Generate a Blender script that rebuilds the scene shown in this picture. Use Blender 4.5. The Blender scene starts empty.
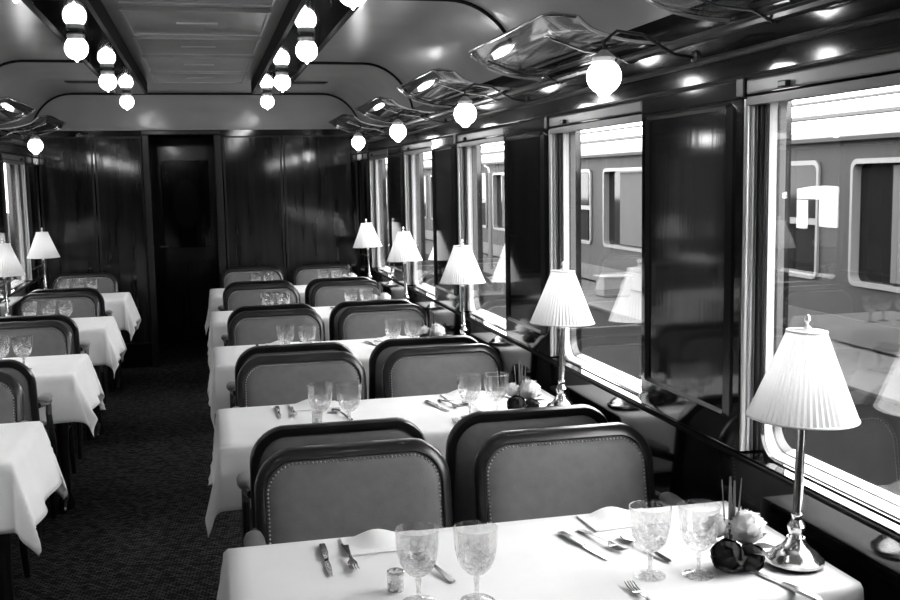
import bpy, bmesh, math, random
from mathutils import Vector, Matrix
sc = bpy.context.scene
C = sc.collection
PI = math.pi
random.seed(7)

# ---------------------------------------------------------------- camera, sky, exposure
F = Vector((0.22623733, 0.96716215, -0.11581906))
R = Vector((0.97306585, -0.2298038, -0.01825024))
U = Vector((0.04426661, 0.10857068, 0.99310265))
cd = bpy.data.cameras.new('camera'); cam = bpy.data.objects.new('camera', cd); C.objects.link(cam)
cd.sensor_width = 36.0; cd.lens = 1034.3 / 900 * 36
cd.clip_start = 0.05; cd.clip_end = 300
M4 = Matrix((R, U, -F)).transposed().to_4x4(); M4.translation = Vector((0, 0, 1.6573))
cam.matrix_world = M4
sc.camera = cam
world = bpy.data.worlds.new('overcast_sky'); sc.world = world; world.use_nodes = True
bg = world.node_tree.nodes['Background']
bg.inputs[0].default_value = (1, 1, 1, 1); bg.inputs[1].default_value = 8.5
sc.view_settings.view_transform = 'Standard'; sc.view_settings.look = 'None'
sc.view_settings.gamma = 1.0; sc.view_settings.use_curve_mapping = False
sc.view_settings.exposure = 0.9
cy = sc.cycles
cy.use_denoising = True
cy.max_bounces = 10; cy.diffuse_bounces = 4; cy.glossy_bounces = 5; cy.transmission_bounces = 6; cy.transparent_max_bounces = 24
cy.caustics_reflective = False; cy.caustics_refractive = False
cy.sample_clamp_indirect = 6.0
GLOBE = 10.0      # strength of the opal globes
BULB = 5.0       # strength of the table lamp bulbs

# ---------------------------------------------------------------- materials
def nt(name):
    m = bpy.data.materials.new(name); m.use_nodes = True
    t = m.node_tree; return m, t, t.nodes['Principled BSDF'], t.nodes['Material Output']
def g3(v): return (v, v, v, 1)
def mat(name, v, rough=.5, metal=0., spec=.5, coat=0., noise=0., nscale=20., bump=0., bscale=60., stretch=(1, 1, 1), sheen=0.):
    m, t, p, o = nt(name)
    p.inputs['Base Color'].default_value = g3(v); p.inputs['Roughness'].default_value = rough
    p.inputs['Metallic'].default_value = metal; p.inputs['Specular IOR Level'].default_value = spec
    p.inputs['Coat Weight'].default_value = coat; p.inputs['Coat Roughness'].default_value = .06
    p.inputs['Sheen Weight'].default_value = sheen
    if noise or bump:
        tc = t.nodes.new('ShaderNodeTexCoord'); mp = t.nodes.new('ShaderNodeMapping'); mp.inputs['Scale'].default_value = stretch
        t.links.new(tc.outputs['Object'], mp.inputs[0])
    if noise:
        n = t.nodes.new('ShaderNodeTexNoise'); n.inputs['Scale'].default_value = nscale; n.inputs['Detail'].default_value = 5
        r = t.nodes.new('ShaderNodeValToRGB')
        r.color_ramp.elements[0].position = .3; r.color_ramp.elements[1].position = .7
        r.color_ramp.elements[0].color = g3(v * (1 - noise)); r.color_ramp.elements[1].color = g3(min(1, v * (1 + noise)))
        t.links.new(mp.outputs[0], n.inputs['Vector']); t.links.new(n.outputs['Fac'], r.inputs[0]); t.links.new(r.outputs[0], p.inputs['Base Color'])
    if bump:
        n = t.nodes.new('ShaderNodeTexNoise'); n.inputs['Scale'].default_value = bscale; n.inputs['Detail'].default_value = 3
        b = t.nodes.new('ShaderNodeBump'); b.inputs['Strength'].default_value = bump; b.inputs['Distance'].default_value = .01
        t.links.new(mp.outputs[0], n.inputs['Vector']); t.links.new(n.outputs['Fac'], b.inputs['Height']); t.links.new(b.outputs[0], p.inputs['Normal'])
    return m
def emit(name, s):
    m, t, p, o = nt(name)
    p.inputs['Base Color'].default_value = g3(.9); p.inputs['Emission Color'].default_value = g3(1); p.inputs['Emission Strength'].default_value = s
    p.inputs['Roughness'].default_value = .2
    return m
def thin_glass(name, tint=1., f0=.05, body=0., rough=0.):
    m, t, p, o = nt(name); N = t.nodes; L = t.links
    N.remove(p)
    lw = N.new('ShaderNodeLayerWeight'); lw.inputs[0].default_value = .5
    pw = N.new('ShaderNodeMath'); pw.operation = 'POWER'; pw.inputs[1].default_value = 5
    L.new(lw.outputs['Facing'], pw.inputs[0])
    ma = N.new('ShaderNodeMath'); ma.operation = 'MULTIPLY_ADD'; ma.inputs[1].default_value = 1 - f0; ma.inputs[2].default_value = f0
    L.new(pw.outputs[0], ma.inputs[0])
    tr = N.new('ShaderNodeBsdfTransparent'); tr.inputs[0].default_value = g3(tint)
    gl = N.new('ShaderNodeBsdfGlossy'); gl.inputs['Roughness'].default_value = rough; gl.inputs['Color'].default_value = g3(1)
    mx = N.new('ShaderNodeMixShader'); L.new(ma.outputs[0], mx.inputs[0]); L.new(tr.outputs[0], mx.inputs[1]); L.new(gl.outputs[0], mx.inputs[2])
    last = mx
    if body:
        df = N.new('ShaderNodeBsdfDiffuse'); df.inputs[0].default_value = g3(.9)
        tl = N.new('ShaderNodeBsdfTranslucent'); tl.inputs[0].default_value = g3(.9)
        ad = N.new('ShaderNodeMixShader'); ad.inputs[0].default_value = .5; L.new(df.outputs[0], ad.inputs[1]); L.new(tl.outputs[0], ad.inputs[2])
        tc = N.new('ShaderNodeTexCoord'); nz = N.new('ShaderNodeTexNoise'); nz.inputs['Scale'].default_value = 90
        L.new(tc.outputs['Object'], nz.inputs['Vector'])
        rp = N.new('ShaderNodeValToRGB'); rp.color_ramp.elements[0].position = .42; rp.color_ramp.elements[1].position = .62
        rp.color_ramp.elements[0].color = g3(body * .35); rp.color_ramp.elements[1].color = g3(min(1, body * 1.6))
        L.new(nz.outputs['Fac'], rp.inputs[0])
        sx = N.new('ShaderNodeSeparateXYZ'); L.new(tc.outputs['Object'], sx.inputs[0])
        mr = N.new('ShaderNodeMapRange'); mr.inputs['From Min'].default_value = .135; mr.inputs['From Max'].default_value = .085; mr.inputs['To Min'].default_value = .12; mr.inputs['To Max'].default_value = 1.0
        L.new(sx.outputs['Z'], mr.inputs['Value'])
        mm = N.new('ShaderNodeMath'); mm.operation = 'MULTIPLY'; L.new(rp.outputs[0], mm.inputs[0]); L.new(mr.outputs[0], mm.inputs[1])
        m2 = N.new('ShaderNodeMixShader'); L.new(mm.outputs[0], m2.inputs[0]); L.new(mx.outputs[0], m2.inputs[1]); L.new(ad.outputs[0], m2.inputs[2]); last = m2
    L.new(last.outputs[0], o.inputs[0])
    return m
def shade_mat(name):
    m, t, p, o = nt(name); N = t.nodes; L = t.links; N.remove(p)
    df = N.new('ShaderNodeBsdfDiffuse'); df.inputs[0].default_value = g3(.88)
    tl = N.new('ShaderNodeBsdfTranslucent'); tl.inputs[0].default_value = g3(.85)
    mx = N.new('ShaderNodeMixShader'); mx.inputs[0].default_value = .42
    L.new(df.outputs[0], mx.inputs[1]); L.new(tl.outputs[0], mx.inputs[2]); L.new(mx.outputs[0], o.inputs[0])
    return m
def carpet_mat():
    m, t, p, o = nt('dark_patterned_carpet'); N = t.nodes; L = t.links
    p.inputs['Roughness'].default_value = .95; p.inputs['Specular IOR Level'].default_value = .1
    tc = N.new('ShaderNodeTexCoord'); mp = N.new('ShaderNodeMapping'); mp.inputs['Scale'].default_value = (34, 34, 34); mp.inputs['Rotation'].default_value = (0, 0, .1)
    L.new(tc.outputs['Object'], mp.inputs[0])
    ch = N.new('ShaderNodeTexBrick'); ch.inputs['Color1'].default_value = g3(.04); ch.inputs['Color2'].default_value = g3(.20); ch.inputs['Mortar'].default_value = g3(.007)
    ch.inputs['Scale'].default_value = .5; ch.inputs['Mortar Size'].default_value = .06; ch.inputs['Mortar Smooth'].default_value = .6
    L.new(mp.outputs[0], ch.inputs['Vector'])
    nz = N.new('ShaderNodeTexNoise'); nz.inputs['Scale'].default_value = 60; L.new(tc.outputs['Object'], nz.inputs['Vector'])
    mx = N.new('ShaderNodeMix'); mx.data_type = 'RGBA'; mx.blend_type = 'MULTIPLY'; mx.inputs[0].default_value = .7
    L.new(ch.outputs['Color'], mx.inputs[6]); L.new(nz.outputs['Fac'], mx.inputs[7]); L.new(mx.outputs[2], p.inputs['Base Color'])
    return m
M = dict(
    lacquer=mat('dark_lacquered_wood', .009, .07, 0, .5, .3, .5, 3, 0, 1, (8, 8, .6)),
    lacquer_panel=mat('dark_lacquered_panel', .018, .08, 0, .4, .15, .6, 2.5, .02, 6, (6, 6, .5)),
    lacquer_mould=mat('dark_moulding', .013, .28, 0, .4, .1),
    ceiling=mat('ceiling_gloss_paint', .46, .24, 0, .5, .25, .06, 3),
    panel_edge=mat('ceiling_panel_edge', .5, .25),
    rib=mat('ceiling_dark_bead', .008, .8, 0, .15),
    strip=mat('black_gloss_strip', .006, .04, 0, .35, 0),
    carpet=carpet_mat(),
    brass=mat('polished_metal', .72, .34, .75),
    nickel=mat('nickel_rack_metal', .36, .16, 1., .5, 0, .25, 14),
    cream=mat('cream_painted_frame', .42, .35, 0, .4, 0), sillw=mat('white_sill', .85, .35),
    steel=mat('grey_frame_metal', .10, .4, .2),
    valance=mat('grey_valance', .24, .35),
    black=mat('black_metal', .01, .35),
    pane=thin_glass('window_glass', .97, .075),
    cloth=mat('white_linen', .88, .85, 0, .2, 0, .02, 8, .12, 500, sheen=.1),
    wood=mat('chair_mahogany', .013, .3, 0, .5, .2, .4, 12),
    uphol=mat('grey_leather_upholstery', .14, .55, 0, .4, 0, .10, 25, .10, 220, sheen=.2),
    nail=mat('nailhead_brass', .75, .35, .8),
    silver=mat('silver', .6, .18, 1., .5, 0, .3, 20),
    knife_dark=mat('silver_dark', .35, .2, 1.),
    shade=shade_mat('pleated_shade_fabric'),
    globe=emit('opal_globe', GLOBE), bulb=emit('lamp_bulb', BULB),
    crystal=thin_glass('cut_crystal', .94, .09, .30, .02),
    rackglass=thin_glass('rack_glass', .82, .10, 0, .04),
    petal_white=mat('white_petals', .85, .7), petal_dark=mat('dark_rose_petals', .022, .85, 0, .2), leaf=mat('dark_leaf', .05, .45), grass=mat('grass_blade', .2, .5), bowl=mat('dark_bowl', .02, .2),
    train=mat('train_body_paint', .014, .6, 0, .2, 0, .08, 2), skirt=mat('train_skirt_paint', .024, .4, 0, .5, 0, .2, 4),
    train_roof=mat('train_roof_light', .085, .45, 0, .5, 0, .12, 2), tframe=mat('train_window_frame', .10, .35), reflect_glow=emit('added_reflect_glow', 4.5), tglass=mat('train_dark_glass', .006, .06, 0, .08), tcurtain=mat('train_curtain', .035, .8),  # the emissive one is an added glow, mirrored by the car windows
    platform=mat('platform_asphalt', .024, .9, 0, .3, 0, .35, 6, .2, 30), kerb=mat('platform_wall', .008, .9, 0, .3, 0, .5, 5),
    ballast=mat('track_ballast', .011, .95, 0, .2, 0, .8, 9, .6, 14), rust=mat('rail_steel', .03, .5, .7), wire=mat('cable', .03, .6), signal=mat('white_signal_box', .08, .5),
    corridor=mat('corridor_wood', .008, .2), doorw=mat('inner_door_wood', .012, .18, 0, .5, .4), doorglass=mat('door_oval_glass', .03, .1),
)

# ---------------------------------------------------------------- mesh helpers
class MB:
    def __init__(s): s.v = []; s.f = []
    def add(s, v, f):
        o = len(s.v); s.v += [tuple(p) for p in v]; s.f += [tuple(i + o for i in q) for q in f]; return s
    def box(s, x0, x1, y0, y1, z0, z1):
        v = [(x, y, z) for x in (x0, x1) for y in (y0, y1) for z in (z0, z1)]
        return s.add(v, [(0, 1, 3, 2), (4, 6, 7, 5), (0, 4, 5, 1), (2, 3, 7, 6), (0, 2, 6, 4), (1, 5, 7, 3)])
    def lathe(s, prof, n=24, c=(0, 0, 0), cap=True, flute=0, axis=None):
        v = []; f = []; m = len(prof)
        for i in range(n):
            a = 2 * PI * i / n
            for r, z in prof:
                rr = r * (1 + flute * (1 if i % 2 else -1))
                v.append((c[0] + rr * math.cos(a), c[1] + rr * math.sin(a), c[2] + z))
        for i in range(n):
            j = (i + 1) % n
            for k in range(m - 1): f.append((i * m + k, j * m + k, j * m + k + 1, i * m + k + 1))
        if cap:
            f.append(tuple(i * m for i in range(n))[::-1]); f.append(tuple(i * m + m - 1 for i in range(n)))
        return s.add(v, f)
    def tube(s, pts, r, n=8, cap=True):
        pts = [Vector(p) for p in pts]; rs = r if isinstance(r, (list, tuple)) else [r] * len(pts)
        v = []; f = []; up = None
        for i, p in enumerate(pts):
            t = (pts[min(i + 1, len(pts) - 1)] - pts[max(i - 1, 0)]).normalized()
            if up is None:
                up = Vector((0, 0, 1)) if abs(t.z) < .9 else Vector((1, 0, 0))
            a = (up - t * up.dot(t)).normalized(); up = a; b = t.cross(a)
            for k in range(n):
                th = 2 * PI * k / n; v.append(p + (a * math.cos(th) + b * math.sin(th)) * rs[i])
        for i in range(len(pts) - 1):
            for k in range(n):
                k2 = (k + 1) % n; f.append((i * n + k, i * n + k2, (i + 1) * n + k2, (i + 1) * n + k))
        if cap: f.append(tuple(range(n))[::-1]); f.append(tuple((len(pts) - 1) * n + k for k in range(n)))
        return s.add(v, f)
    def sphere(s, c, r, n=16, m=10, sz=1.):
        prof = [(max(1e-5, r * math.sin(PI * k / m)), -r * sz * math.cos(PI * k / m)) for k in range(m + 1)]
        return s.lathe(prof, n, c, False)
    def octa(s, c, r):
        x, y, z = c
        return s.add([(x + r, y, z), (x - r, y, z), (x, y + r, z), (x, y - r, z), (x, y, z + r), (x, y, z - r)],
                     [(0, 2, 4), (2, 1, 4), (1, 3, 4), (3, 0, 4), (2, 0, 5), (1, 2, 5), (3, 1, 5), (0, 3, 5)])
    def loft(s, loops, closed=True, cap0=True, cap1=True):
        n = len(loops[0]); v = [p for l in loops for p in l]; f = []
        for i in range(len(loops) - 1):
            for k in range(n if closed else n - 1):
                k2 = (k + 1) % n; f.append((i * n + k, i * n + k2, (i + 1) * n + k2, (i + 1) * n + k))
        if cap0: f.append(tuple(range(n))[::-1])
        if cap1: f.append(tuple((len(loops) - 1) * n + k for k in range(n)))
        return s.add(v, f)
    def mesh(s, name, m, smooth=None):
        me = bpy.data.meshes.new(name); me.from_pydata(s.v, [], s.f); me.materials.append(m)
        bm = bmesh.new(); bm.from_mesh(me); bmesh.ops.recalc_face_normals(bm, faces=bm.faces); bm.to_mesh(me); bm.free()
        if smooth:
            me.polygons.foreach_set('use_smooth', [True] * len(me.polygons))
            me.set_sharp_from_angle(angle=math.radians(smooth))
        return me
    def build(s, name, m, parent=None, smooth=40, bevel=0.):
        o = bpy.data.objects.new(name, s.mesh(name, m, smooth)); C.objects.link(o)
        if parent is not None: o.parent = parent
        if bevel:
            b = o.modifiers.new('bevel', 'BEVEL'); b.width = bevel; b.segments = 2; b.limit_method = 'ANGLE'
        return o
def empty(name, loc=(0, 0, 0), rz=0.):
    o = bpy.data.objects.new(name, None); C.objects.link(o); o.location = loc; o.rotation_euler = (0, 0, rz); o.empty_display_size = .1
    return o
def tag(o, label, cat, group=None):
    o['label'] = label; o['category'] = cat
    if group: o['group'] = group
    return o
def struct(o): o['kind'] = 'structure'; return o
def kids(o): return [c for c in C.objects if c.parent == o]
TREE = {}
def copy_tree(o, parent=None):
    c = o.copy(); C.objects.link(c); c.parent = parent
    for ch in TREE.setdefault(o.name, kids(o)): copy_tree(ch, c)
    return c
def rrect(w0, w1, h0, h1, r, n=6):
    """rounded rectangle outline in 2-D"""
    out = []
    for cx_, cz_, a0 in ((w1 - r, h1 - r, 0), (w0 + r, h1 - r, 90), (w0 + r, h0 + r, 180), (w1 - r, h0 + r, 270)):
        for k in range(n + 1):
            a = math.radians(a0 + 90 * k / n); out.append((cx_ + r * math.cos(a), cz_ + r * math.sin(a)))
    return out

S = 1.6461          # bay length
Y0, Y1E = -2.1, 9.75
WX = 1.43           # face of the side walls
ROW = ['nearest', 'second', 'third', 'fourth', 'fifth']

# ---------------------------------------------------------------- shell
fl = struct(MB().box(-1.6, 1.6, Y0, Y1E + 1.6, -.08, 0).build('floor', M['carpet'], smooth=None))
def ceil_profile(s=1, n=10):
    # centre to wall, one side
    pts = [(0, 2.47), (.42, 2.47), (1.10, 2.47)]
    for k in range(1, n + 1):
        a = PI / 2 * k / n
        pts.append((1.10 + .36 * math.sin(a), 2.47 - .40 * (1 - math.cos(a))))
    return [(s * x, z) for x, z in pts]
prof = ceil_profile(-1)[::-1][:-1] + ceil_profile(1)
mb = MB(); top = [(x * 1.06, z + .05) for x, z in prof]
ring = prof + top[::-1]
mb.loft([[(x, Y0, z) for x, z in ring], [(x, Y1E, z) for x, z in ring]])
ceiling = struct(mb.build('ceiling', M['ceiling'], smooth=50))
def rib(y, x0=.655, w=.012):
    for s in (-1, 1):
        pts = [(s * x0, 2.466)] + [(x, z - .004) for x, z in ceil_profile(s, 14)[2:]]
        MB().tube([(x, y, z) for x, z in pts], w, 6).build('ceiling_bead', M['rib'], ceiling)
for y in (2.1, 4.66, 7.22): rib(y)
pts = ceil_profile(-1, 14)[::-1][:-1] + ceil_profile(1, 14)
MB().tube([(x, Y1E - .012, z - .004) for x, z in pts], .012, 6).build('ceiling_bead', M['rib'], ceiling)
# centre panels with raised mouldings, and short dark bars put in as a shadow line
for y0, y1 in ((2.35, 3.5), (3.75, 4.85), (5.05, 5.85), (6.0, 6.72), (6.9, 7.7), (7.85, 8.55)):
    p = MB().box(-.335, .335, y0, y1, 2.456, 2.472).build('ceiling_panel', M['ceiling'], ceiling, None, .004)
    q = MB()
    for a in (y0, y1): q.box(-.34, .34, a - .007, a + .007, 2.449, 2.458)
    for a in (-.335, .335): q.box(a - .007, a + .007, y0, y1, 2.449, 2.458)
    q.build('panel_moulding', M['panel_edge'], p, None)
    MB().box(-.10, .10, (y0 + y1) / 2 - .02, (y0 + y1) / 2 + .02, 2.450, 2.458).build('vent_plate', M['panel_edge'], p, None, .004)
for s in (-1, 1):
    MB().tube([(s * .62, 8.62, 2.466), (s * .99, 8.62, 2.466), (s * 1.02, 8.62, 2.468)], [.016, .016, .006], 8).build('shadow_line_bar', M['black'], ceiling)  # black bar stands in for a shadow line on the ceiling
for n_, s in ((1, -1), (2, 1)):
    mb = MB()
    a, b = sorted((s * .425, s * .645)); mb.box(a, b, Y0, 8.72, 2.378, 2.472)
    t = struct(mb.build('trim_%d' % n_, M['strip'], None, None, .006))
    a, b = sorted((s * .408, s * .428)); MB().box(a, b, Y0, 8.73, 2.374, 2.47).build('strip_side', M['rib'], t, None)
    for x in (.645,):
        MB().tube([(s * x, Y0, 2.378), (s * x, 8.73, 2.378)], .012, 8).build('strip_bead', M['rib'], t)

# side walls: wainscot and frieze, with a lacquered pier between every two windows
for name, s in (('wall_right', 1), ('wall_left', -1)):
    mb = MB()
    for x0, x1, z0, z1 in ((WX, 1.58, 0, .880), (WX, 1.58, 1.862, 2.10), (1.45, 1.60, 2.10, 2.5)):
        a, b = sorted((s * x0, s * x1)); mb.box(a, b, Y0, Y1E + .1, z0, z1)
    w = struct(mb.build(name, M['lacquer'], None, None))
    for i in range(-3, 5):
        y0, y1 = max(2.585 + S * i, Y0), min(3.257 + S * i, Y1E)
        if y1 < Y0: continue
        a, b = sorted((s * WX, s * 1.58))
        p = MB().box(a, b, y0, y1, .880, 1.862).build('wall_panel', M['lacquer'], w, None, .004)
        if y1 - y0 > .4:
            o_ = rrect(y0 + .055, y1 - .055, .965, 1.855, .012, 2); i_ = rrect(y0 + .075, y1 - .075, .985, 1.835, .01, 2)
            m_ = rrect(y0 + .065, y1 - .065, .975, 1.845, .01, 2)
            q = MB().loft([[(s * WX, u, v) for u, v in o_], [(s * (WX - .016), u, v) for u, v in m_], [(s * (WX - .002), u, v) for u, v in i_]], True, False, False)
            q.build('panel_moulding', M['lacquer_mould'], p)
            a, b = sorted((s * (WX - .004), s * (WX + .001)))
            MB().box(a, b, y0 + .07, y1 - .07, .98, 1.84).build('panel_field', M['lacquer_panel'], p, None)
        for k in range(3):
            x = s * (WX + .010 + .017 * k)
            MB().lathe([(.0085, .885), (.0085, 1.858)], 10, (x, y0 - .006, 0)).build('metal_bar', M['brass'], p)
        MB().box(min(s * (WX - .012), s * (WX + .05)), max(s * (WX - .012), s * (WX + .05)), y0 - .022, y0 + .02, 1.862, 1.915).build('bar_bracket', M['black'], p, None, .004)
    for z, r, x in ((1.985, .010, WX), (2.055, .014, WX - .004), (1.915, .008, WX)):
        MB().tube([(s * x, Y0, z), (s * x, Y1E, z)], r, 8).build('cornice_moulding', M['lacquer_mould'], w)
    MB().tube([(s * (WX - .004), Y0, .868), (s * (WX - .004), Y1E, .868)], .007, 8).build('dado_moulding', M['rib'], w)
    a, b = sorted((s * (WX - .02), s * WX))
    struct(MB().box(a, b, Y0, Y1E, 0, .12).build('baseboard_right' if s > 0 else 'baseboard_left', M['lacquer_mould'], None, None, .006))
    # windows
    for i in range(-2, 5):
        y0, y1 = 3.257 + S * (i - 1), 2.585 + S * i
        if y0 < Y0: continue
        win = struct(empty('window_%d' % (i + 3 + (7 if s < 0 else 0)), (0, 0, 0)))
        X = lambda x: s * x
        # casing closes the gap to the piers
        def ringx(rects, m_, nm):
            q = MB().loft([[(X(x), u, v) for u, v in rrect(*rc)] for x, rc in rects], True, False, False)
            return q.build(nm, m_, win)
        fo = (y0 + .055, y1 - .055, .884, 1.90, .07)
        def inset(d): return (fo[0] - d * .3, fo[1] + d * .3, fo[2] + d * .32, fo[3] - d * .1, .07)
        ringx([(1.478, (y0 - .02, y1 + .02, .86, 1.92, .01)), (1.468, (y0 - .02, y1 + .02, .86, 1.92, .01)), (1.468, fo), (1.478, fo)], M['lacquer'], 'casing')
        big = lambda q: (q[0] - .02, q[1] + .02, q[2] - .02, q[3] + .02, .075)
        ringx([(1.508, big(inset(.030))), (1.479, big(fo)), (1.479, fo), (1.508, inset(.030))], M['cream'], 'window_frame')
        ringx([(1.515, big(inset(.030))), (1.508, big(inset(.030))), (1.508, inset(.024)), (1.515, inset(.026))], M['black'], 'frame_seal')
        ringx([(1.540, big(inset(.062))), (1.515, big(inset(.037))), (1.515, inset(.037)), (1.540, inset(.062))], M['steel'], 'outer_frame')
        zb = [fo[2] + d * .32 for d in (.037, .062)]
        MB().loft([[(X(1.5155), u, zb[0] - .004), (X(1.5155), u, zb[0] + .002), (X(1.541), u, zb[1] + .002), (X(1.541), u, zb[1] - .004)] for u in (fo[0] + .05, fo[1] - .05)]).build('sill_strip', M['sillw'], win, None)
        MB().loft([[(X(1.4795), u, fo[2] - .002), (X(1.4795), u, fo[2] + .003), (X(1.507), u, fo[2] + .0125), (X(1.507), u, fo[2] - .002)] for u in (fo[0] + .05, fo[1] - .05)]).build('sill_strip', M['sillw'], win, None)
        a, b = sorted((X(1.470), X(1.476)))
        gr_ = (fo[0] - .008, fo[1] + .008, fo[2] - .008, fo[3] + .004, .075)
        MB().loft([[(a, u, v) for u, v in rrect(*gr_)], [(b, u, v) for u, v in rrect(*gr_)]]).build('pane', M['pane'], win, None)
        a, b = sorted((X(1.426), X(1.466)))
        v_ = MB().box(a, b, y0 - .005, y1 - .02, 1.868, 1.908).build('valance', M['valance'], win, None, .006)
        MB().box(a + .004, b - .004, y0, y1 - .02, 1.840, 1.868).build('blind_roller', M['valance'], win, None)
        MB().box(min(X(1.412), X(1.43)), max(X(1.412), X(1.43)), y1 - .24, y1 - .20, 1.872, 1.888).build('blind_catch', M['black'], v_, None, .003)

# end wall with doorway, lunette and dark vestibule
mb = MB()
for x0, x1, z0, z1 in ((-1.6, -.47, 0, 2.15), (.10, 1.6, 0, 2.15), (-.47, .10, 2.10, 2.15)): mb.box(x0, x1, Y1E, Y1E + .06, z0, z1)
we = struct(mb.build('wall_end', M['lacquer'], None, None))
pr = [(x, z) for x, z in prof if z > 2.15]
MB().loft([[(x, Y1E, z) for x, z in [(-1.45, 2.155)] + pr + [(1.45, 2.155)]], [(x, Y1E + .06, z) for x, z in [(-1.45, 2.155)] + pr + [(1.45, 2.155)]]]).build('lunette', M['ceiling'], we, None)
MB().box(-1.44, 1.44, Y1E - .012, Y1E, 2.142, 2.160).build('lunette_moulding', M['panel_edge'], we, None, .003)
for x0, x1 in ((-1.40, -.96), (-.93, -.54), (.185, .70), (.73, 1.40)):
    p = MB().box(x0, x1, Y1E - .008, Y1E, .22, 2.08).build('wall_panel', M['lacquer_panel'], we, None, .004)
    q = MB()
    for a in (x0, x1): q.box(a - .008, a + .008, Y1E - .016, Y1E, .21, 2.09)
    for a in (.22, 2.08): q.box(x0, x1, Y1E - .016, Y1E, a - .008, a + .008)
    q.build('panel_moulding', M['lacquer_mould'], p, None, .004)
for x0, x1 in ((-.53, -.47), (.10, .165)):
    MB().box(x0, x1, Y1E - .035, Y1E + .02, 0, 2.10).build('door_jamb', M['lacquer_mould'], we, None, .006)
MB().box(-.53, .165, Y1E - .035, Y1E + .02, 2.10, 2.14).build('door_lintel', M['lacquer_mould'], we, None, .006)
mb = MB()
mb.box(-.62, -.56, Y1E + .06, 11.2, 0, 2.3); mb.box(.18, .24, Y1E + .06, 11.2, 0, 2.3); mb.box(-.62, .24, Y1E + .06, 11.2, 2.2, 2.3); mb.box(-.62, .24, 11.2, 11.26, 0, 2.3)
struct(mb.build('wall_vestibule', M['corridor'], None, None))
dr = struct(empty('door_1', (-.19, 11.19, 0)))
MB().box(-.34, .34, -.04, 0, .005, 2.05).build('door_leaf', M['doorw'], dr, None, .004)
for z0, z1 in ((.15, .85), (1.0, 1.9)):
    MB().box(-.24, .24, -.052, -.04, z0, z1).build('door_panel', M['lacquer_panel'], dr, None, .008)
d_ = [(0.13 * math.cos(2 * PI * k / 24), .26 * math.sin(2 * PI * k / 24)) for k in range(24)]
MB().loft([[(u, -.052, 1.45 + v) for u, v in d_], [(u, -.062, 1.45 + v) for u, v in d_]]).build('oval_pane', M['doorglass'], dr, None)
MB().tube([(-.28, -.04, 1.02), (-.28, -.09, 1.02), (-.20, -.09, 1.02)], .009, 8).build('door_handle', M['brass'], dr)
struct(MB().box(-1.6, 1.6, Y0 - .06, Y0, 0, 2.5).build('wall_back', M['lacquer'], None, None))

# ---------------------------------------------------------------- outside
def big_plane():
    q = MB(); q.box(-60, 60, -60, 120, -1.12, -1.05); return q
gr = struct(big_plane().build('ground', M['ballast'], None, None))
pl = MB().box(3.73, 4.52, -8, 60, -.9, .36).build('platform_slab', M['kerb'], None, None)
struct(pl)
MB().box(3.70, 4.55, -8, 60, .36, .39).build('platform_paving', M['platform'], pl, None, .006)
MB().box(4.55, 4.95, -8, 60, -1.05, .30).build('platform_backing', M['kerb'], pl, None)
rl = MB()
for x in (2.35, 3.35): rl.box(x - .035, x + .035, -8, 60, -1.05, -.92)
tag(MB().box(2.315, 2.385, -8, 60, -1.05, -.92).build('track_rail', M['rust'], None, None, .01), 'dark steel rail lying closest below the carriage windows', 'rail')
# neighbouring carriage
tr = tag(empty('train_carriage', (4.6, 9, 0)), 'dark railway carriage with pale window frames standing on the next track', 'train')
TX = 0.
bw = MB(); TY0, TY1 = -13, 30
nwin = 18; per = 2.42; first = 7.13 - 9 - 8 * per
edges = []
for k in range(nwin):
    a = first + k * per; b = a + per - .43
    edges.append((a, b))
bw.box(0, .10, TY0, TY1, .50, .845); bw.box(0, .10, TY0, TY1, 1.74, 1.90)
prev = TY0
for a, b in edges:
    if a > TY1 - .1: break
    bw.box(0, .10, prev, a, .845, 1.74); prev = min(b, TY1)
if prev < TY1: bw.box(0, .10, prev, TY1, .845, 1.74)
bw.box(.10, 2.6, TY0, TY0 + .1, .5, 1.95); bw.box(.10, 2.6, TY1 - .1, TY1, .5, 1.95); bw.box(2.6, 2.7, TY0, TY1, .5, 1.95); bw.box(.1, 2.6, TY0, TY1, .44, .5)
bw.build('carriage_body', M['train'], tr, None)
MB().box(-.012, .09, TY0, TY1, .40, .585).build('carriage_skirt', M['skirt'], tr, None)
rp = [(-.06, 1.90), (-.05, 1.96), (.08, 2.02), (.35, 2.09), (.85, 2.13), (1.35, 2.145), (1.85, 2.13), (2.35, 2.09), (2.62, 2.04), (2.75, 1.95)]
MB().loft([[(x, TY0, z) for x, z in rp], [(x, TY1, z) for x, z in rp]]).build('carriage_roof', M['train_roof'], tr)
MB().box(-.075, -.045, TY0, TY1, 1.885, 1.915).build('roof_gutter', M['train'], tr, None)
for k, (a, b) in enumerate(edges):
    if b > TY1 or a < TY0 + .2: continue
    o_ = rrect(a - .012, b + .012, .832, 1.752, .07, 4); i_ = rrect(a + .016, b - .016, .862, 1.716, .05, 4)
    wf = MB().loft([[(.06, u, v) for u, v in o_], [(-.02, u, v) for u, v in o_], [(-.02, u, v) for u, v in i_], [(.06, u, v) for u, v in i_]], True, False, False).build('carriage_window', M['tframe'], tr)
    MB().box(.05, .062, a, b, .84, 1.745).build('window_glass', M['tglass'], wf, None)
    if k % 2 == 0:
        MB().box(-.015, .05, a + .02, b - .02, 1.255, 1.30).build('transom_bar', M['tframe'], wf, None)
        MB().box(.03, .05, a + .62, a + .86, 1.30, 1.70).build('blind', M['tcurtain'], wf, None)
    else:
        MB().box(.02, .05, a + .05, b - .42, .885, 1.70).build('blind', M['tcurtain'], wf, None)
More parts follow.
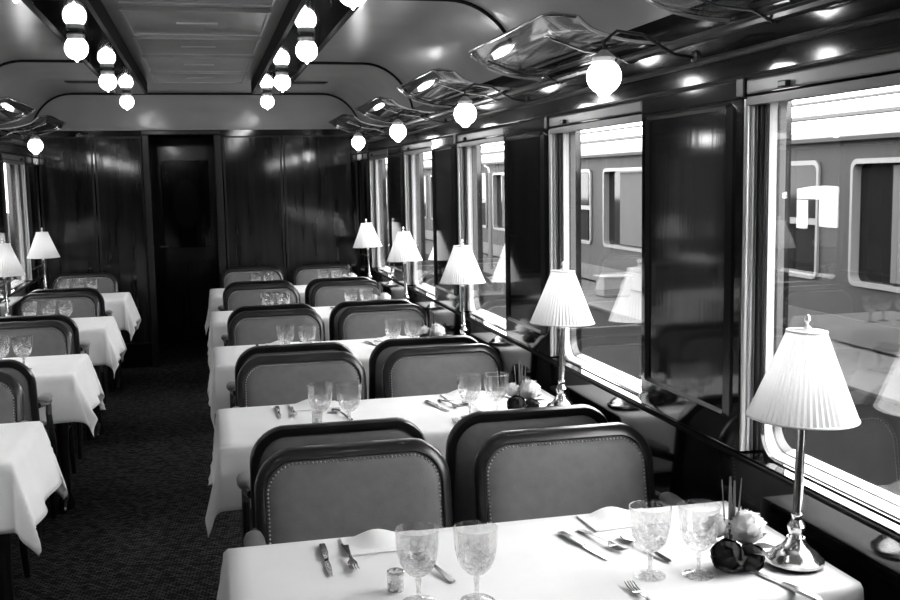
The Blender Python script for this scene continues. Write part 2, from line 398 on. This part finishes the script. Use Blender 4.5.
for i_, (x, z, r, nm) in enumerate(((6.4, 2.40, .018, 'upper'), (6.0, 2.205, .03, 'lower'))):
    tag(MB().tube([(x, -10, z), (x, 40, z)], r, 6).build('overhead_cable', M['wire']), nm + ' dark cable strung level above the neighbouring carriage roof', 'cable')
sb = tag(empty('signal_cabinet', (4.2, 10.3, .39)), 'small pale cabinet standing on the platform by the neighbouring carriage', 'cabinet')
MB().box(-.15, .15, -.12, .12, .0, .20).build('cabinet_box', M['signal'], sb, None, .01)
MB().box(-.17, .17, -.14, .14, .20, .22).build('cabinet_lid', M['signal'], sb, None, .004)
ps = tag(empty('lamp_post', (3.9, 14.1, .39)), 'slim pale post standing on the platform outside the third window', 'post')
MB().lathe([(.035, 0), (.022, 1.35)], 8).build('post_shaft', M['signal'], ps)
MB().tube([(0, 0, 1.33), (0, .08, 1.42), (0, .25, 1.45)], .015, 6).build('post_arm', M['steel'], ps)

# added unseen station side: canopy and building block sky, glowing doorway feeds pane reflections
sp = struct(MB().box(-8.2, -2.3, -12, 24, -1.05, -.12).build('added_platform_block', M['kerb'], None, None))
cn = struct(empty('added_canopy_roof', (0, 0, 0)))  # added out of view to keep bright sky out of the panes
MB().box(-8.0, -2.9, -12, 22, 2.55, 2.68).build('added_canopy_deck', M['kerb'], cn, None)
MB().box(-2.92, -2.84, -12, 22, 2.35, 2.70).build('added_canopy_fascia', M['kerb'], cn, None)
for k in range(8): MB().lathe([(.09, -.12), (.07, .1), (.06, 2.55)], 12, (-4.4, -9 + 4.2 * k, 0)).build('added_canopy_post', M['black'], cn)
wb = struct(MB().box(-7.6, -7.0, -12, 24, -.12, 3.2).build('wall_added_station', M['train'], None, None))  # added backdrop, cuts low daylight from this side
for k in range(5):
    y = 14.72 + (k - 4) * 4.6
    d_ = MB().box(-7.0, -6.94, y - .08, y + .66, -.1, 1.27).build('added_station_door', M['train'], wb, None)
    if k < 4: continue
    MB().box(-6.945, -6.93, y, y + .58, .77, 1.25).build('added_glow_pane', M['reflect_glow'], d_, None)  # glow added so the window glass has a bright shape to mirror
    MB().box(-6.945, -6.93, y + .08, y + .56, .22, .74).build('added_door_board', M['tcurtain'], d_, None)
    MB().box(-7.0, -6.94, y + 1.02, y + 1.30, .72, 1.20).build('added_glow_pane', M['reflect_glow'], wb, None)  # second added glow for the mirrored shapes
    a_ = [(y - .25 + 2.2 * j / 16, 1.27 + .17 * math.sin(PI * (.25 + .75 * j / 16))) for j in range(17)]
    MB().loft([[(-7.0, u, v) for u, v in a_ + [(y + 1.95, 1.22), (y - .25, 1.22)]], [(-6.92, u, v) for u, v in a_ + [(y + 1.95, 1.22), (y - .25, 1.22)]]]).build('added_glow_arch', M['reflect_glow'], wb, None)  # arched glow added for the same window reflection

# ---------------------------------------------------------------- luggage racks
def make_rack():
    root = empty('luggage_rack'); L = .59
    # section from wall outwards: (distance from wall, z)
    sec = []
    for k in range(13):
        t = k / 12; sec.append((.345 * t, 2.078 + .075 * t ** 2.2 + .022 * max(0, t - .85) / .15))
    loops = []
    nY = 18
    for j in range(nY + 1):
        y = -L + 2 * L * j / nY
        e = min(1, (L - abs(y)) / .12); sh = .78 + .22 * math.sqrt(max(0, 1 - (1 - e) ** 2))
        out = [(-(.0 + d * sh), y, 2.075 + (z - 2.075) * sh) for d, z in sec]
        inn = [(-(.0 + d * sh) + .006 * (1 if d > .15 else 0), y, 2.075 + (z - 2.075) * sh + .007) for d, z in sec]
        loops.append(out + inn[::-1])
    MB().loft(loops).build('tray', M['rackglass'], root)
    d, z = sec[-1]
    MB().tube([(-d * .79, -L, 2.075 + (z - 2.075) * .79), (-d * .92, -L + .03, z - .012), (-d, -L + .12, z), (-d, L - .12, z), (-d * .92, L - .03, z - .012), (-d * .79, L, 2.075 + (z - 2.075) * .79)], .005, 8).build('front_rail', M['nickel'], root)
    for y in (-L, L):
        MB().tube([(-dd * .79, y, 2.075 + (zz - 2.075) * .79) for dd, zz in sec], .005, 6).build('end_rim', M['brass'], root)
    for y in (-.36, .36):
        MB().tube([(.0, y, 2.04), (-.06, y, 2.068), (-.16, y, 2.078), (-.30, y, 2.125)], .005, 6).build('bracket', M['nickel'], root)
    return root
rk = make_rack(); first_ = True
for s, side in ((1, 'wide-table'), (-1, 'narrow-table')):
    for n_, i in enumerate(range(0, 5)):
        o = rk if first_ else copy_tree(rk); first_ = False
        o.location = (s * (WX - .004), 2.07 + S * i, 0); o.rotation_euler = (0, 0, 0 if s > 0 else PI)
        tag(o, 'curved polished luggage rack over the %s window on the %s side' % (ROW[n_], side), 'luggage rack', 'luggage racks along the cornice')

# ---------------------------------------------------------------- globe lights
def make_ceiling_globe():
    r = empty('ceiling_light')
    MB().sphere((0, 0, 0), .054, 20, 14).build('globe', M['globe'], r, 60)
    MB().lathe([(.040, .040), (.042, .062), (.030, .0715)], 16).build('collar', M['brass'], r)
    MB().lathe([(.003, -.064), (.006, -.059), (.010, -.0525)], 10).build('finial', M['globe'], r)
    return r
cg = make_ceiling_globe(); first_ = True
for s in (-1, 1):
    for n_, k in enumerate(range(-3, 3)):
        o = cg if first_ else copy_tree(cg); first_ = False
        o.location = (s * .54 - .018, 5.248 + S * k, 2.303)
        nm = ['first', 'second', 'third', 'third from last', 'next to last', 'last'][n_]
        tag(o, 'glowing round ceiling globe, %s before the end wall, on the %s black strip' % (nm, 'narrow-table' if s < 0 else 'wide-table'), 'ceiling light', 'globes on the black ceiling strips')
def make_wall_globe():
    r = empty('wall_light')           # +X points to the wall
    MB().sphere((0, 0, 0), .050, 20, 14).build('globe', M['globe'], r, 60)
    MB().lathe([(.006, -.060), (.014, -.056), (.021, -.047)], 12).build('globe_tip', M['globe'], r)
    MB().lathe([(.030, .040), (.034, .054), (.020, .066), (.010, .075)], 14).build('cap', M['brass'], r)
    MB().tube([(0, 0, .07), (0, 0, .10), (.04, 0, .13), (.12, 0, .12), (.22, 0, .065), (.285, 0, .055)], .0048, 8).build('arm', M['black'], r)
    MB().lathe([(.001, 0), (.024, 0), (.02, .008), (.008, .012)], 14).build('wall_plate', M['black'], r)
    return r
wg = make_wall_globe(); first_ = True
pl_ = [c for c in kids(wg) if c.name.startswith('wall_plate')][0]
pl_.rotation_euler = (0, -PI / 2, 0); pl_.location = (.291, 0, .055)
for s in (1, -1):
    for n_, i in enumerate(range(-1, 4)):
        o = wg if first_ else copy_tree(wg); first_ = False
        o.location = (s * 1.1402, 2.8646 + S * i, 1.945); o.rotation_euler = (0, 0, 0 if s > 0 else PI)
        tag(o, 'glowing globe wall light on a black arm, %s along the %s wall' % (ROW[n_], 'wide-table' if s > 0 else 'narrow-table'), 'wall light', 'globe wall lights under the racks')

# ---------------------------------------------------------------- tables and cloths
TF, TN = 2.544, 1.935        # far and near edge of table 0
def make_table(x0, x1, wall):
    r = empty('dining_table', ((x0 + x1) / 2, (TF + TN) / 2, 0)); w = (x1 - x0) / 2 - .012; d = (TF - TN) / 2 - .012
    MB().box(-w, w, -d, d, .712, .742).build('tabletop', M['wood'], r, None, .006)
    ax = -w + .09 if wall > 0 else w - .09
    MB().lathe([(.04, 0), (.045, .03), (.026, .08), (.024, .3), (.034, .48), (.024, .66), (.04, .712)], 14, (ax, 0, 0)).build('leg', M['wood'], r)
    for sy in (-1, 1):
        MB().tube([(ax, 0, .07), (ax, sy * .06, .05), (ax, sy * .11, .012)], [.022, .02, .012], 8).build('foot', M['wood'], r)
    bx = w - .02 if wall > 0 else -w + .02
    MB().box(min(bx - .02, bx + .02), max(bx - .02, bx + .02), -d + .05, d - .05, .62, .712).build('wall_bracket', M['wood'], r, None)
    return r
def cloth_mesh(x0, x1, wall, k_aisle, D=.235, seed=0):
    """cloth over the table: aisle side and both ends hang, the wall side ends at the wall"""
    rnd = random.Random(seed); ph = [rnd.uniform(0, 6.28) for _ in range(6)]
    w = x1 - x0; d = TF - TN
    xs = []; n1, n2 = 14, 12
    nx, ny = 26, 16
    def coords(a, b, n, lo, hi):
        c = [a + (b - a) * i / n for i in range(n + 1)]
        pre = [a - lo * (1 - i / 12) for i in range(12)] if lo else []
        post = [b + hi * (i + 1) / 12 for i in range(12)] if hi else []
        return pre + c + post
    U_ = coords(0, w, nx, D if wall > 0 else 0, D if wall < 0 else 0)
    V_ = coords(0, d, ny, D, D)
    verts = []
    for u in U_:
        for v in V_:
            cu, cv = min(max(u, 0), w), min(max(v, 0), d)
            dx, dy = u - cu, v - cv; r = math.hypot(dx, dy)
            if r < 1e-9:
                z = .7545 + .0008 * math.sin(9 * u + ph[0]) * math.sin(11 * v + ph[1]); verts.append((x0 + cu, TN + cv, z)); continue
            ex, ey = dx / r, dy / r
            ang = math.atan2(abs(dy), abs(dx))
            k = (k_aisle * abs(ex) ** .7 + .10 * abs(ey))
            k *= 1 + .25 * math.sin(ang * 8 + ph[2]) * (1 if dx and dy else 0)
            along = cv if abs(dx) > abs(dy) else cu
            k += .07 * math.sin(along * 17 + ph[3]) * (r / D)
            k = max(.03, min(.7, k))
            if dx and dy: k += .04 * math.sin(2 * ang) ** 2
            rr = .016; t = min(r, rr)
            sp = t * .6 + max(0, r - rr) * k; zz = t * .35 + max(0, r - rr) * math.sqrt(max(0, 1 - k * k))
            if r < rr: sp = r * .85; zz = r * r / rr * .45
            px, py = x0 + cu + ex * sp, TN + cv + ey * min(sp, .022)
            verts.append((px, py, .7545 - zz))
    nU, nV = len(U_), len(V_)
    f = [(i * nV + j, (i + 1) * nV + j, (i + 1) * nV + j + 1, i * nV + j + 1) for i in range(nU - 1) for j in range(nV - 1)]
    return MB().add(verts, f)
T_R = (.017, 1.372); T_L = (-1.372, -.663)
TBL = []
def place_table(x0, x1, wall, i, label_t, label_c, k_aisle, seed, kind):
    t = tag(make_table(x0, x1, wall), label_t, 'table', kind + ' dining tables'); t.location.y += S * i
    c = cloth_mesh(x0, x1, wall, k_aisle, .235 if wall > 0 else .245, seed).build('tablecloth', M['cloth'], None, 180)
    c.location = (0, S * i, 0)
    sm = c.modifiers.new('solid', 'SOLIDIFY'); sm.thickness = .002; sm.offset = 1
    tag(c, label_c, 'tablecloth', 'white cloths on the ' + kind + ' tables')
for i in range(5):
    place_table(*T_R, 1, i, 'wide dining table under a white cloth, %s from the viewer' % ROW[i],
                'white linen cloth draped over the %s wide table' % ROW[i], .09, 11 + i, 'wide')
for i in range(1, 5):
    place_table(*T_L, -1, i, 'narrow dining table under a white cloth, %s across the aisle' % ROW[i - 1],
                'white linen cloth draped over the %s narrow table' % ROW[i - 1], .24, 31 + i, 'narrow')

# ---------------------------------------------------------------- chairs
def make_chair(arms):
    """origin on the floor under the seat, sitter faces -Y"""
    r = empty('dining_armchair'); W = .285
    def Yb(z): return .215 + (z - .44) * .19              # reclining back plane
    def back_outline(w, z0, z1, rad, crown, n=8):
        o = rrect(-w, w, z0, z1, rad, n); out = []
        for x, z in o:
            if z > (z0 + z1) / 2: z += crown * math.cos(PI / 2 * min(1, abs(x) / w))
            out.append((x, z))
        return out
    def lp(ol, dy): return [(x, Yb(z) + dy, z) for x, z in ol]
    O = back_outline(W, .40, .884, .10, .030); A = back_outline(W - .006, .405, .879, .095, .030); I = back_outline(W - .030, .45, .853, .076, .029); I2 = back_outline(W - .025, .444, .858, .08, .029)
    MB().loft([lp(I, -.018), lp(I2, -.026), lp(A, -.022), lp(O, -.008), lp(O, .012), lp(A, .024), lp(I2, .026), lp(I, .018)], True, False, False).build('back_frame', M['wood'], r, 60)
    def pad(dy0, sg, nm):
        loops = []
        for k in range(6):
            t = k / 5; ins = .034 + .13 * t ** 1.6
            loops.append(lp(back_outline(W - ins + .005, .452 + .12 * t ** 1.6, .852 - .12 * t ** 1.6, max(.02, .074 - .03 * t), .028), dy0 + sg * .020 * math.sin(PI / 2 * min(1, t * 1.3))))
        MB().loft(loops, True, False, True).build(nm, M['uphol'], r, 80)
    pad(-.012, -1, 'back_cushion'); pad(.012, 1, 'rear_upholstery')
    q = MB(); N = back_outline(W - .037, .47, .846, .070, .029, 20)
    # resample at even spacing
    pts = [Vector((x, Yb(z) - .019, z)) for x, z in N]; pts.append(pts[0]); acc = 0.
    for a, b in zip(pts[:-1], pts[1:]):
        L = (b - a).length; t = -acc
        while t + .0115 <= L:
            t += .0115; p = a + (b - a) * (t / L); q.octa(p, .0042)
        acc = L - t
    nh = q.build('nailheads', M['nail'], r, None); nh['kind'] = 'stuff'
    # seat
    loops = []
    for z, ins, rd in ((.385, .03, .05), (.40, .0, .06), (.43, .0, .06), (.455, .012, .06), (.468, .05, .06), (.474, .12, .05)):
        loops.append([(x, y, z) for x, y in rrect(-W + ins, W - ins, -.24 + ins, .215 - ins * .6, rd, 5)])
    MB().loft(loops).build('seat_cushion', M['uphol'], r, 70)
    MB().loft([[(x, y, z) for x, y in rrect(-W + .005, W - .005, -.235, .22, .05, 5)] for z in (.335, .388)]).build('seat_rail', M['wood'], r)
    for sx in (-1, 1):
        x = sx * (W - .035)
        MB().lathe([(.011, 0), (.015, .02), (.013, .06), (.021, .26), (.024, .33), (.026, .345)], 10, (x, -.205, 0)).build('leg', M['wood'], r)
        MB().tube([(x, .29, 0), (x, .255, .12), (x, .222, .28), (x, .215, .40)], [.013, .017, .021, .022], 8).build('leg', M['wood'], r)
        if sx not in arms: continue
        xa = sx * (W + .010)
        MB().tube([(xa - sx * .012, Yb(.67), .675), (xa, .20, .672), (xa, .10, .658), (xa, .03, .652), (xa, .0, .64)], [.015, .016, .017, .019, .012], 8).build('arm', M['wood'], r)
        MB().tube([(xa, .025, .65), (xa, .045, .59), (xa, .01, .52), (xa, -.04, .44), (xa, -.05, .36)], [.013, .014, .015, .016, .016], 8).build('arm_post', M['wood'], r)
        loops = []
        for k in range(9):
            t = k / 8; y = .03 + .19 * t; rr = .026 * math.sqrt(max(.05, 1 - (2 * t - 1) ** 4))
            loops.append([(xa + rr * 1.15 * math.cos(2 * PI * j / 10), y, .676 + .012 * (t) + rr * .75 * math.sin(2 * PI * j / 10)) for j in range(10)])
        MB().loft(loops).build('arm_pad', M['uphol'], r, 70)
    return r
CH = {k: None for k in ((-1,), (1,), (-1, 1))}
def chair(x, y, rz, arms, label, group):
    # the two seats of a wide table share no arm between them
    if CH[arms] is None: o = CH[arms] = make_chair(arms)
    else: o = copy_tree(CH[arms])
    o.location = (x, y, 0); o.rotation_euler = (0, 0, rz); tag(o, label, 'chair', group)
for i in range(5):
    for x, seat in ((.385, 'aisle'), (1.03, 'window')):
        chair(x, 2.63 + S * i, 0, (-1,) if seat == 'aisle' else (1,), 'grey upholstered armchair facing the viewer, %s seat behind the %s wide table' % (seat, ROW[i]), 'armchairs facing the viewer at the wide tables')
        if i < 4: chair(x - (.01 if seat == 'window' else 0), 3.515 + S * i, PI, (1,) if seat == 'aisle' else (-1,), 'dark-framed armchair with its back turned, %s seat before the %s wide table' % (seat, ROW[i + 1]), 'armchairs with backs turned at the wide tables')
for i in range(1, 5):
    chair(-1.06, 2.63 + S * i, 0, (-1, 1), 'grey upholstered armchair facing the viewer behind the %s narrow table' % ROW[i - 1], 'armchairs facing the viewer at the narrow tables')
    if i < 4: chair(-1.06, 3.515 + S * i, PI, (-1, 1), 'dark-framed armchair with its back turned before the %s narrow table' % ROW[i], 'armchairs with backs turned at the narrow tables')

# ---------------------------------------------------------------- table lamps
TZ = .7585
def make_lamp():
    r = empty('table_lamp')
    MB().lathe([(.058, 0), (.066, .006), (.066, .014), (.056, .020), (.052, .028), (.036, .038), (.024, .052), (.020, .064)], 28).build('base', M['silver'], r)
    MB().lathe([(.020, .060), (.015, .070), (.019, .080), (.021, .090), (.013, .104), (.011, .112), (.014, .118), (.0105, .126), (.0105, .26), (.0105, .318), (.013, .325), (.009, .333), (.009, .36)], 16).build('stem', M['silver'], r)
    MB().lathe([(.006, .34), (.006, .51), (.004, .556)], 8).build('shade_rod', M['brass'], r)
    n = 110; loops = []
    for z, rad in ((.345, .121), (.39, .1025), (.44, .0825), (.49, .063), (.541, .0435)):
        loops.append([(rad * (1 + (.022 if j % 2 else -.022)) * math.cos(2 * PI * j / n), rad * (1 + (.022 if j % 2 else -.022)) * math.sin(2 * PI * j / n), z) for j in range(n)])
    MB().loft(loops, True, False, False).build('lamp_shade', M['shade'], r, None)
    for z, rad in ((.345, .122), (.542, .044)):
        q = MB(); q.tube([(rad * math.cos(2 * PI * k / 40), rad * math.sin(2 * PI * k / 40), z) for k in range(41)], .0028, 6, False); q.build('shade_ring', M['cloth'], r)
    q = MB()
    for k in range(3):
        a = 2 * PI * k / 3; q.tube([(0, 0, .544), (.044 * math.cos(a), .044 * math.sin(a), .542)], .002, 5)
    q.build('shade_spider', M['brass'], r)
    MB().lathe([(.008, .545), (.009, .551), (.003, .556), (.0035, .561), (.0075, .567), (.006, .575), (.002, .580)], 12).build('finial', M['brass'], r)
    MB().sphere((0, 0, .43), .022, 12, 8, 1.3).build('bulb', M['bulb'], r, 60)
    return r
lp_ = make_lamp()
for i in range(5):
    o = lp_ if i == 0 else copy_tree(lp_)
    o.location = ((1.290, 1.300, 1.325, 1.33, 1.33)[i], 2.065 + S * i, TZ + .0022); o.rotation_euler = (0, math.radians(2.0), i * .7)
    tag(o, 'silver table lamp with a pleated white shade on the %s wide table' % ROW[i], 'lamp', 'lamps on the wide tables')
for i in range(3, 5):
    o = copy_tree(lp_); o.location = (-1.262, 2.10 + S * i, TZ); o.rotation_euler = (0, 0, i * .5)
    tag(o, 'silver table lamp with a pleated white shade on the %s narrow table' % ROW[i - 1], 'lamp', 'lamps on the narrow tables')

# ---------------------------------------------------------------- glassware, cutlery, napkins, flowers
def make_goblet():
    r = empty('wine_goblet')
    outer = [(.020, .064), (.033, .078), (.0405, .094), (.0455, .116), (.0475, .140), (.0485, .166)]
    inner = [(.0472, .166), (.0462, .140), (.0442, .116), (.039, .095), (.031, .080), (.010, .070)]
    MB().lathe([(.006, .057), (.012, .060)] + outer + inner, 24, cap=False, flute=.012).build('bowl', M['crystal'], r, 25)
    MB().lathe([(.005, .010), (.0045, .03), (.006, .045), (.0075, .050), (.005, .058)], 10).build('stem', M['crystal'], r)
    MB().lathe([(.036, 0), (.036, .002), (.02, .005), (.006, .011)], 20).build('foot', M['crystal'], r)
    return r
gb = make_goblet(); first_ = True
def goblet(x, y, sc_, label, group):
    global first_
    o = gb if first_ else copy_tree(gb); first_ = False
    o.location = (x, y, TZ); o.scale = (sc_, sc_, sc_); o.rotation_euler = (0, 0, random.uniform(0, 6)); tag(o, label, 'glass', group)
for i in range(5):
    for pr_, (xa, xb) in (('aisle', (.408, .530)), ('window', (.942, 1.048))):
        for x, w in ((xa, 'aisle-side'), (xb, 'window-side')):
            if i and pr_ == 'aisle': x -= (.046 if w == 'window-side' else .028)
            goblet(x + random.uniform(-.004, .004) * (i > 0), 2.09 + S * i + random.uniform(-.012, .012) * (i > 0) - (.025 if w == 'window-side' else 0), .98,
                   'cut-glass goblet, %s one of the %s-seat pair on the %s wide table' % (w, pr_, ROW[i]), 'goblets on the wide tables')
for i in range(2, 5):
    for k, x in enumerate((-1.13, -1.02, -.91)):
        goblet(x, 2.12 + S * i + .03 * (k % 2), 1.0, 'cut-glass goblet, %s from the aisle on the %s narrow table' % (['third', 'second', 'first'][k], ROW[i - 1]), 'goblets on the narrow tables')
def make_knife():
    r = empty('table_knife')
    MB().loft([[(x, y, z) for x, z in ((-w, 0), (w, 0), (w, h), (-w, h))] for y, w, h in ((-.11, .004, .004), (-.10, .007, .007), (-.04, .008, .008), (0, .005, .006))]).build('handle', M['knife_dark'], r)
    MB().loft([[(-.004, 0, .001), (.006, 0, .001), (.006, 0, .0025), (-.004, 0, .0025)], [(-.006, .05, .001), (.008, .05, .001), (.008, .05, .0025), (-.006, .05, .0025)], [(-.002, .105, .001), (.006, .105, .001), (.006, .105, .002), (-.002, .105, .002)]]).build('blade', M['silver'], r)
    return r
def make_fork():
    r = empty('table_fork')
    MB().loft([[(x, y, z + b) for x, z in ((-w, 0), (w, 0), (w, .0025), (-w, .0025))] for y, w, b in ((-.10, .004, .001), (-.09, .009, .001), (-.05, .006, .004), (0, .003, .009), (.03, .004, .008), (.042, .011, .004), (.052, .012, .003))]).build('handle', M['knife_dark'], r)
    for k in range(4):
        x = -.0096 + .0064 * k
        MB().tube([(x, .050, .004), (x, .075, .0045), (x, .098, .010)], [.0020, .0018, .0009], 5).build('tine', M['silver'], r)
    return r
def make_spoon():
    r = empty('table_spoon')
    MB().loft([[(x, y, z + b) for x, z in ((-w, 0), (w, 0), (w, .0025), (-w, .0025))] for y, w, b in ((-.10, .004, .001), (-.09, .008, .001), (-.05, .006, .004), (.02, .003, .009), (.04, .005, .006))]).build('handle', M['knife_dark'], r)
    loops = [[(w * math.cos(2 * PI * j / 12), y, .008 - dp * max(0, -math.sin(2 * PI * j / 12)) + .001 * math.sin(2 * PI * j / 12)) for j in range(12)] for y, w, dp in ((.038, .004, .001), (.05, .014, .004), (.066, .019, .006), (.085, .016, .005), (.098, .004, .001))]
    MB().loft(loops).build('spoon_bowl', M['silver'], r)
    return r
PRO = {'knife': make_knife(), 'fork': make_fork(), 'spoon': make_spoon()}; USED = set()
def cutlery(kind, x, y, rz, label, group):
    o = PRO[kind] if kind not in USED else copy_tree(PRO[kind]); USED.add(kind)
    o.location = (x, y, TZ); o.rotation_euler = (0, 0, rz); tag(o, label, kind, group)
def make_napkin():
    r = empty('folded_napkin')
    q = MB(); n = 12
    loops = []
    for k in range(n + 1):
        t = k / n; x = -.09 + .18 * t; h = .004 + .020 * math.sin(PI * min(1, t * 1.15)) ** 2
        loops.append([(x, -.045 - .02 * t, 0), (x, .05, 0), (x, .05 - .005, h * .9), (x, .02, h), (x, -.02, h * .6), (x, -.045 - .02 * t, .003)])
    q.loft(loops).build('top_fold', M['cloth'], r, 60)
    MB().box(-.10, .095, -.07, .055, 0, .004).build('under_fold', M['cloth'], r, None, .002)
    return r
nap = make_napkin(); first_ = True
for i in range(5):
    t = ROW[i] + ' wide table'
    for seat, xo in (('aisle', 0), ('window', .62)):
        cutlery('knife', .245 + xo, 2.39 - (.08 if xo else 0) + S * i, PI + (.0 if not xo else .24), 'silver knife at the far %s seat of the %s' % (seat, t), 'knives on the wide tables')
        cutlery('fork', .300 + xo, 2.39 - (.06 if xo else 0) + S * i, PI + (.0 if not xo else .24), 'silver fork at the far %s seat of the %s' % (seat, t), 'forks on the wide tables')
        o = nap if first_ else copy_tree(nap); first_ = False
        o.location = (.395 + xo * 1.02, 2.475 + S * i, TZ); o.rotation_euler = (0, 0, .05)
        tag(o, 'folded white napkin at the far %s seat of the %s' % (seat, t), 'napkin', 'napkins on the wide tables')
        cutlery('fork', .235 + xo * 1.03, 1.955 + S * i, 0, 'silver fork at the near %s seat of the %s' % (seat, t), 'forks on the wide tables')
        cutlery('knife', .560 + xo * 1.03, 1.965 + S * i, .25 if xo else 0, 'silver knife at the near %s seat of the %s' % (seat, t), 'knives on the wide tables')
    cutlery('spoon', .480, 2.27 + S * i, .25, 'silver spoon lying behind the aisle-seat goblets on the ' + t, 'spoons on the wide tables')
    cutlery('spoon', 1.0, 2.25 + S * i, .2, 'silver spoon lying behind the window-seat goblets on the ' + t, 'spoons on the wide tables')
def make_salt():
    r = empty('salt_cellar')
    MB().lathe([(.017, 0), (.019, .004), (.0185, .042), (.017, .044), (.016, .040), (.016, .006)], 16).build('glass_cup', M['crystal'], r, 30)
    MB().lathe([(.0155, .007), (.0155, .020)], 14).build('salt', M['cloth'], r)
    MB().lathe([(.0195, .040), (.0195, .045), (.018, .046), (.0175, .040)], 16, cap=False).build('rim', M['silver'], r)
    return r
sl = make_salt()
for i in range(2):
    o = sl if i == 0 else copy_tree(sl); o.location = (.372, 2.165 + S * i, TZ)
    tag(o, 'small glass salt cellar beside the aisle-seat goblets on the %s wide table' % ROW[i], 'salt cellar', 'salt cellars')
# flower arrangement
def rose(mb_, c, r, nrm, seed):
    rnd = random.Random(seed); nrm = Vector(nrm).normalized(); a = nrm.orthogonal().normalized(); b = nrm.cross(a)
    for ring_, (n, tilt, R_, sz) in enumerate(((1, 0, .55, 1.1), (3, 38, .72, .95), (5, 66, .88, .85), (6, 98, 1.0, .72))):
        for k in range(n):
            th = 2 * PI * (k + .4 * ring_) / n + rnd.uniform(-.15, .15); tl = math.radians(tilt + rnd.uniform(-7, 7))
            ax = nrm * math.cos(tl) + (a * math.cos(th) + b * math.sin(th)) * math.sin(tl)
            p1 = ax.orthogonal().normalized(); p2 = ax.cross(p1); v = [Vector(c) + ax * r * R_ * .97]; f_ = []
            for q_ in range(1, 4):
                for m_ in range(10):
                    el = sz * q_ / 3; ph = 2 * PI * m_ / 10
                    flare = 1 + .10 * (q_ == 3) * rnd.uniform(.2, 1)
                    v.append(Vector(c) + (ax * math.cos(el) + (p1 * math.cos(ph) + p2 * math.sin(ph)) * math.sin(el)) * r * R_ * flare)
            f_ += [(0, 1 + m_, 1 + (m_ + 1) % 10) for m_ in range(10)]
            for q_ in range(2):
                f_ += [(1 + q_ * 10 + m_, 1 + q_ * 10 + (m_ + 1) % 10, 11 + q_ * 10 + (m_ + 1) % 10, 11 + q_ * 10 + m_) for m_ in range(10)]
            mb_.add(v, f_)
    return mb_
def make_flowers():
    r = empty('flower_arrangement')
    MB().lathe([(.030, 0), (.040, .006), (.046, .022), (.043, .034), (.036, .036)], 20).build('bowl', M['bowl'], r)
    # +Y away from the viewer, +X to the window
    rose(MB(), (-.036, -.034, .042), .037, (-.3, -.7, .5), 1).build('dark_rose', M['petal_dark'], r, 60)
    rose(MB(), (.022, -.040, .034), .030, (.3, -.9, .25), 2).build('dark_rose', M['petal_dark'], r, 60)
    for c, rad, sd in (((.034, .006, .086), .047, 3), ((-.030, .030, .088), .032, 4)):
        q = MB(); rnd = random.Random(sd)
        for k in range(70):
            z = rnd.uniform(-.3, 1); th = rnd.uniform(0, 6.28); h = math.sqrt(1 - z * z); d = Vector((h * math.cos(th), h * math.sin(th), z)); t = d.orthogonal().normalized(); b = d.cross(t)
            p = Vector(c) + d * rad * rnd.uniform(.75, 1.0); w = rad * .30
            q.add([p - t * w - d * w * .6, p + b * w * .8 - d * .3 * w, p + t * w - d * w * .6, p - b * w * .8 + d * .25 * w], [(0, 1, 2, 3)])
        q.sphere(c, rad * .8, 12, 8)
        q.build('white_carnation', M['petal_white'], r, 60)
    for k, (a, ln, el) in enumerate(((.3, .085, .35), (-.5, .075, .3), (1.3, .075, .7), (2.6, .07, .5), (3.6, .065, .2), (4.4, .06, .1), (5.2, .07, .25))):
        d = Vector((math.cos(a) * math.cos(el), math.sin(a) * math.cos(el), math.sin(el))); t = Vector((-math.sin(a), math.cos(a), 0)); n_ = d.cross(t)
        b0 = Vector((math.cos(a) * .025, math.sin(a) * .025, .042)); v = []
        for u in range(6):
            s_ = u / 5; w = .020 * math.sin(PI * min(.97, s_ + .03)); p = b0 + d * ln * s_ - Vector((0, 0, .012 * s_ * s_))
            v += [p - t * w + n_ * w * .25, p, p + t * w + n_ * w * .25]
        q = MB().add(v, [(u * 3 + w, u * 3 + w + 1, u * 3 + w + 4, u * 3 + w + 3) for u in range(5) for w in range(2)])
        q.build('leaf', M['leaf'], r)
    for x, y, tx, h, w in ((-.012, .02, -.020, .20, .0022), (.0, .022, .002, .205, .0050), (.006, .02, .012, .195, .0045), (.012, .02, .030, .20, .0024)):
        MB().tube([(x, y, .04), ((x + tx) / 2, y, h * .6), (tx, y + .005, h)], [w * .8, w, w * .5], 5).build('grass_stem', M['grass'], r)
    return r
fw = make_flowers()
for i in range(5):
    o = fw if i == 0 else copy_tree(fw)
    o.location = (1.150, 2.090 + S * i, TZ); o.rotation_euler = (0, 0, (0, .1, -.08, .12, -.1)[i])
    tag(o, 'small posy of dark roses and white carnations on the %s wide table' % ROW[i], 'flowers', 'posies on the wide tables')
bpy.context.view_layer.update()
